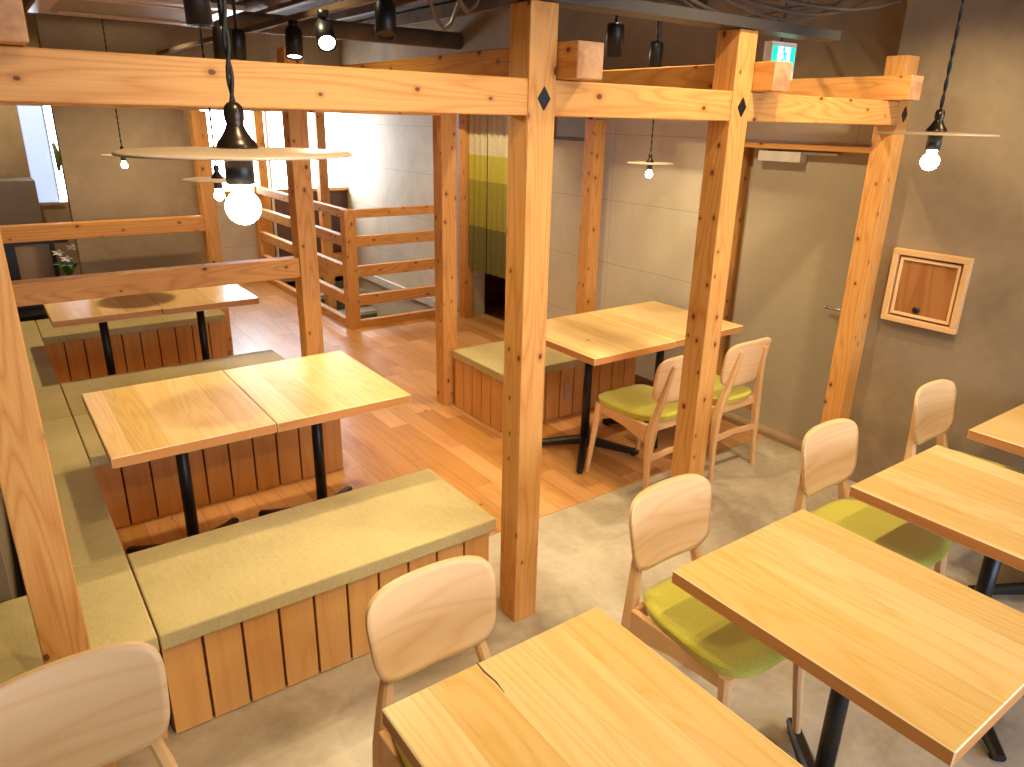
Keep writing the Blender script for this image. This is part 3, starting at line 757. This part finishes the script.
# noren curtain
cu = empty('noren_curtain', (3.74, 5.6, 0)); tag(cu, 'long split curtain with cream, yellow and olive bands in the doorway', 'curtain')
for (ya, yb) in ((5.535, 5.855), (5.21, 5.528)):
    m = MB(); nseg = 36; rows = 12; top = []
    ou = 0
    def P(i, j, o):
        t = i/nseg; y = ya+(yb-ya)*t; z = .505+(1.93-.505)*j/rows
        amp = .012*(1.15-.4*j/rows)
        return (o+amp*math.sin(t*math.pi*7+ya*3)+.004*math.sin(t*23), y-5.6, z)
    for (o, rev) in ((-.001, 0), (.001, 1)):
        base = len(m.v)
        for j in range(rows+1):
            for i in range(nseg+1): m.v.append(P(i, j, o))
        for j in range(rows):
            for i in range(nseg):
                f = (base+j*(nseg+1)+i, base+j*(nseg+1)+i+1, base+(j+1)*(nseg+1)+i+1, base+(j+1)*(nseg+1)+i)
                m.f.append(f if rev else f[::-1]); m.uv.append([(0, 0)]*4); m.mi.append(0); m.sm.append(True)
    m.build('curtain_panel', M['noren'], cu)
m = MB(); m.bar([(0, -.40, 1.93), (0, .255, 1.93)], (.02, .02), n=10); m.build('curtain_rod', M['darkwood'], cu)

# ------------------------------------------------------------------ far left corner: counter, framed panel, plant
m = MB(); m.box(-.12, .50, 8.30, 8.74, .003, 1.22)
tag(m.build('cabinet', M['greypanel'], bevel=.005), 'dull grey-brown cabinet below the far left window', 'cabinet')
m = MB(); m.box(-.12, .56, 6.55, 6.95, .003, .36)
tag(m.build('low_chest', M['black'], bevel=.01), 'low dark chest behind the far tatami seat corner', 'chest')
fp = empty('framed_panel', (.36, 6.75, .36)); tag(fp, 'tan panel in a black frame standing below the distant rail', 'panel')
m = MB(); m.box(-.17, .06, 0, .03, .03, .50); m.build('panel', M['tancard'], fp)
m = MB(); m.box(-.24, .19, -.01, .035, .50, .53); m.box(-.24, -.17, -.01, .035, .003, .50); m.box(-.17, .19, -.01, .035, .003, .03); m.box(.06, .09, -.01, .035, .03, .50); m.build('frame', M['black'], fp)
pl = empty('potted_orchid', (.49, 6.42, .0)); pl.scale = (1.25, 1.25, 1.16); tag(pl, 'white-flowered potted plant beside the edge of the plaster partition', 'plant')
m = MB(); m.lathe([(.03, .003), (.045, .01), (.055, .50), (.062, .56), (.05, .56), (.045, .52)], n=20); m.build('pot', M['brownpanel'], pl)
random.seed(3)
for i in range(9):
    a = i*2.4; m = MB(); l = .10+.03*(i % 3)
    c, s_ = math.cos(a), math.sin(a)
    pts = [(c*l*t*.7, s_*l*t*.7, .55+.10*math.sin(t*2.2)) for t in (0, .3, .6, .85, 1)]
    m.bar(pts, [(.012, .004), (.032, .004), (.036, .004), (.022, .004), (.004, .003)], n=8); m.build('leaf', M['leaf'], pl)
for i in range(3):
    a = i*2.1+.4; c, s_ = math.cos(a), math.sin(a)
    m = MB(); pts = [(0, 0, .55), (c*.02, s_*.02, .66), (c*.045, s_*.045, .74)]; m.bar(pts, (.004, .004), n=6); st = m.build('stem', M['leaf'], pl)
    for k in range(5):
        m = MB(); bb = 2*math.pi*k/5; ct = Vector((c*.045, s_*.045, .745-.03*i))
        tip = ct+Vector((math.cos(bb)*.034, math.sin(bb)*.034, .016*math.sin(bb)))
        m.bar([ct, ct.lerp(tip, .55), tip], [(.006, .006), (.030, .008), (.006, .004)], n=8); m.build('petal', M['petal'], st)
m = MB(); m.bar([(0, 0, 0), (.01, -.02, .12), (-.01, -.01, .26)], [(.03, .03), (.06, .05), (.03, .03)], n=10)
vs = m.build('hanging_foliage', M['leaf'], bevel=0); vs.location = (.745, 8.70, 1.28); tag(vs, 'dark green foliage seen at the bright slit of the far left window', 'foliage')

# dark crack in the near table top is part of its surface
t2 = [o for o in COL.objects if o.get('label', '').startswith('nearest small oak table')][0]
m = MB()
pts = [(-.062, .3605, .7303), (-.064, .33, .7303), (-.060, .29, .7303), (-.063, .255, .7303)]
m.bar(pts, [(.0035, .0006), (.005, .0006), (.004, .0006), (.0012, .0006)], rnd=.1)
m.build('crack', M['darkwood'], t2)['label'] = 'dark crack in the wood'

# ------------------------------------------------------------------ world & view
w = bpy.data.worlds.new('world'); sc.world = w; w.use_nodes = True
w.node_tree.nodes['Background'].inputs[0].default_value = (.7, .8, 1, 1)
w.node_tree.nodes['Background'].inputs[1].default_value = .4
sc.view_settings.view_transform = 'Standard'; sc.view_settings.look = 'None'; sc.view_settings.gamma = 1
sc.view_settings.exposure = .32
sc.view_settings.use_curve_mapping = False
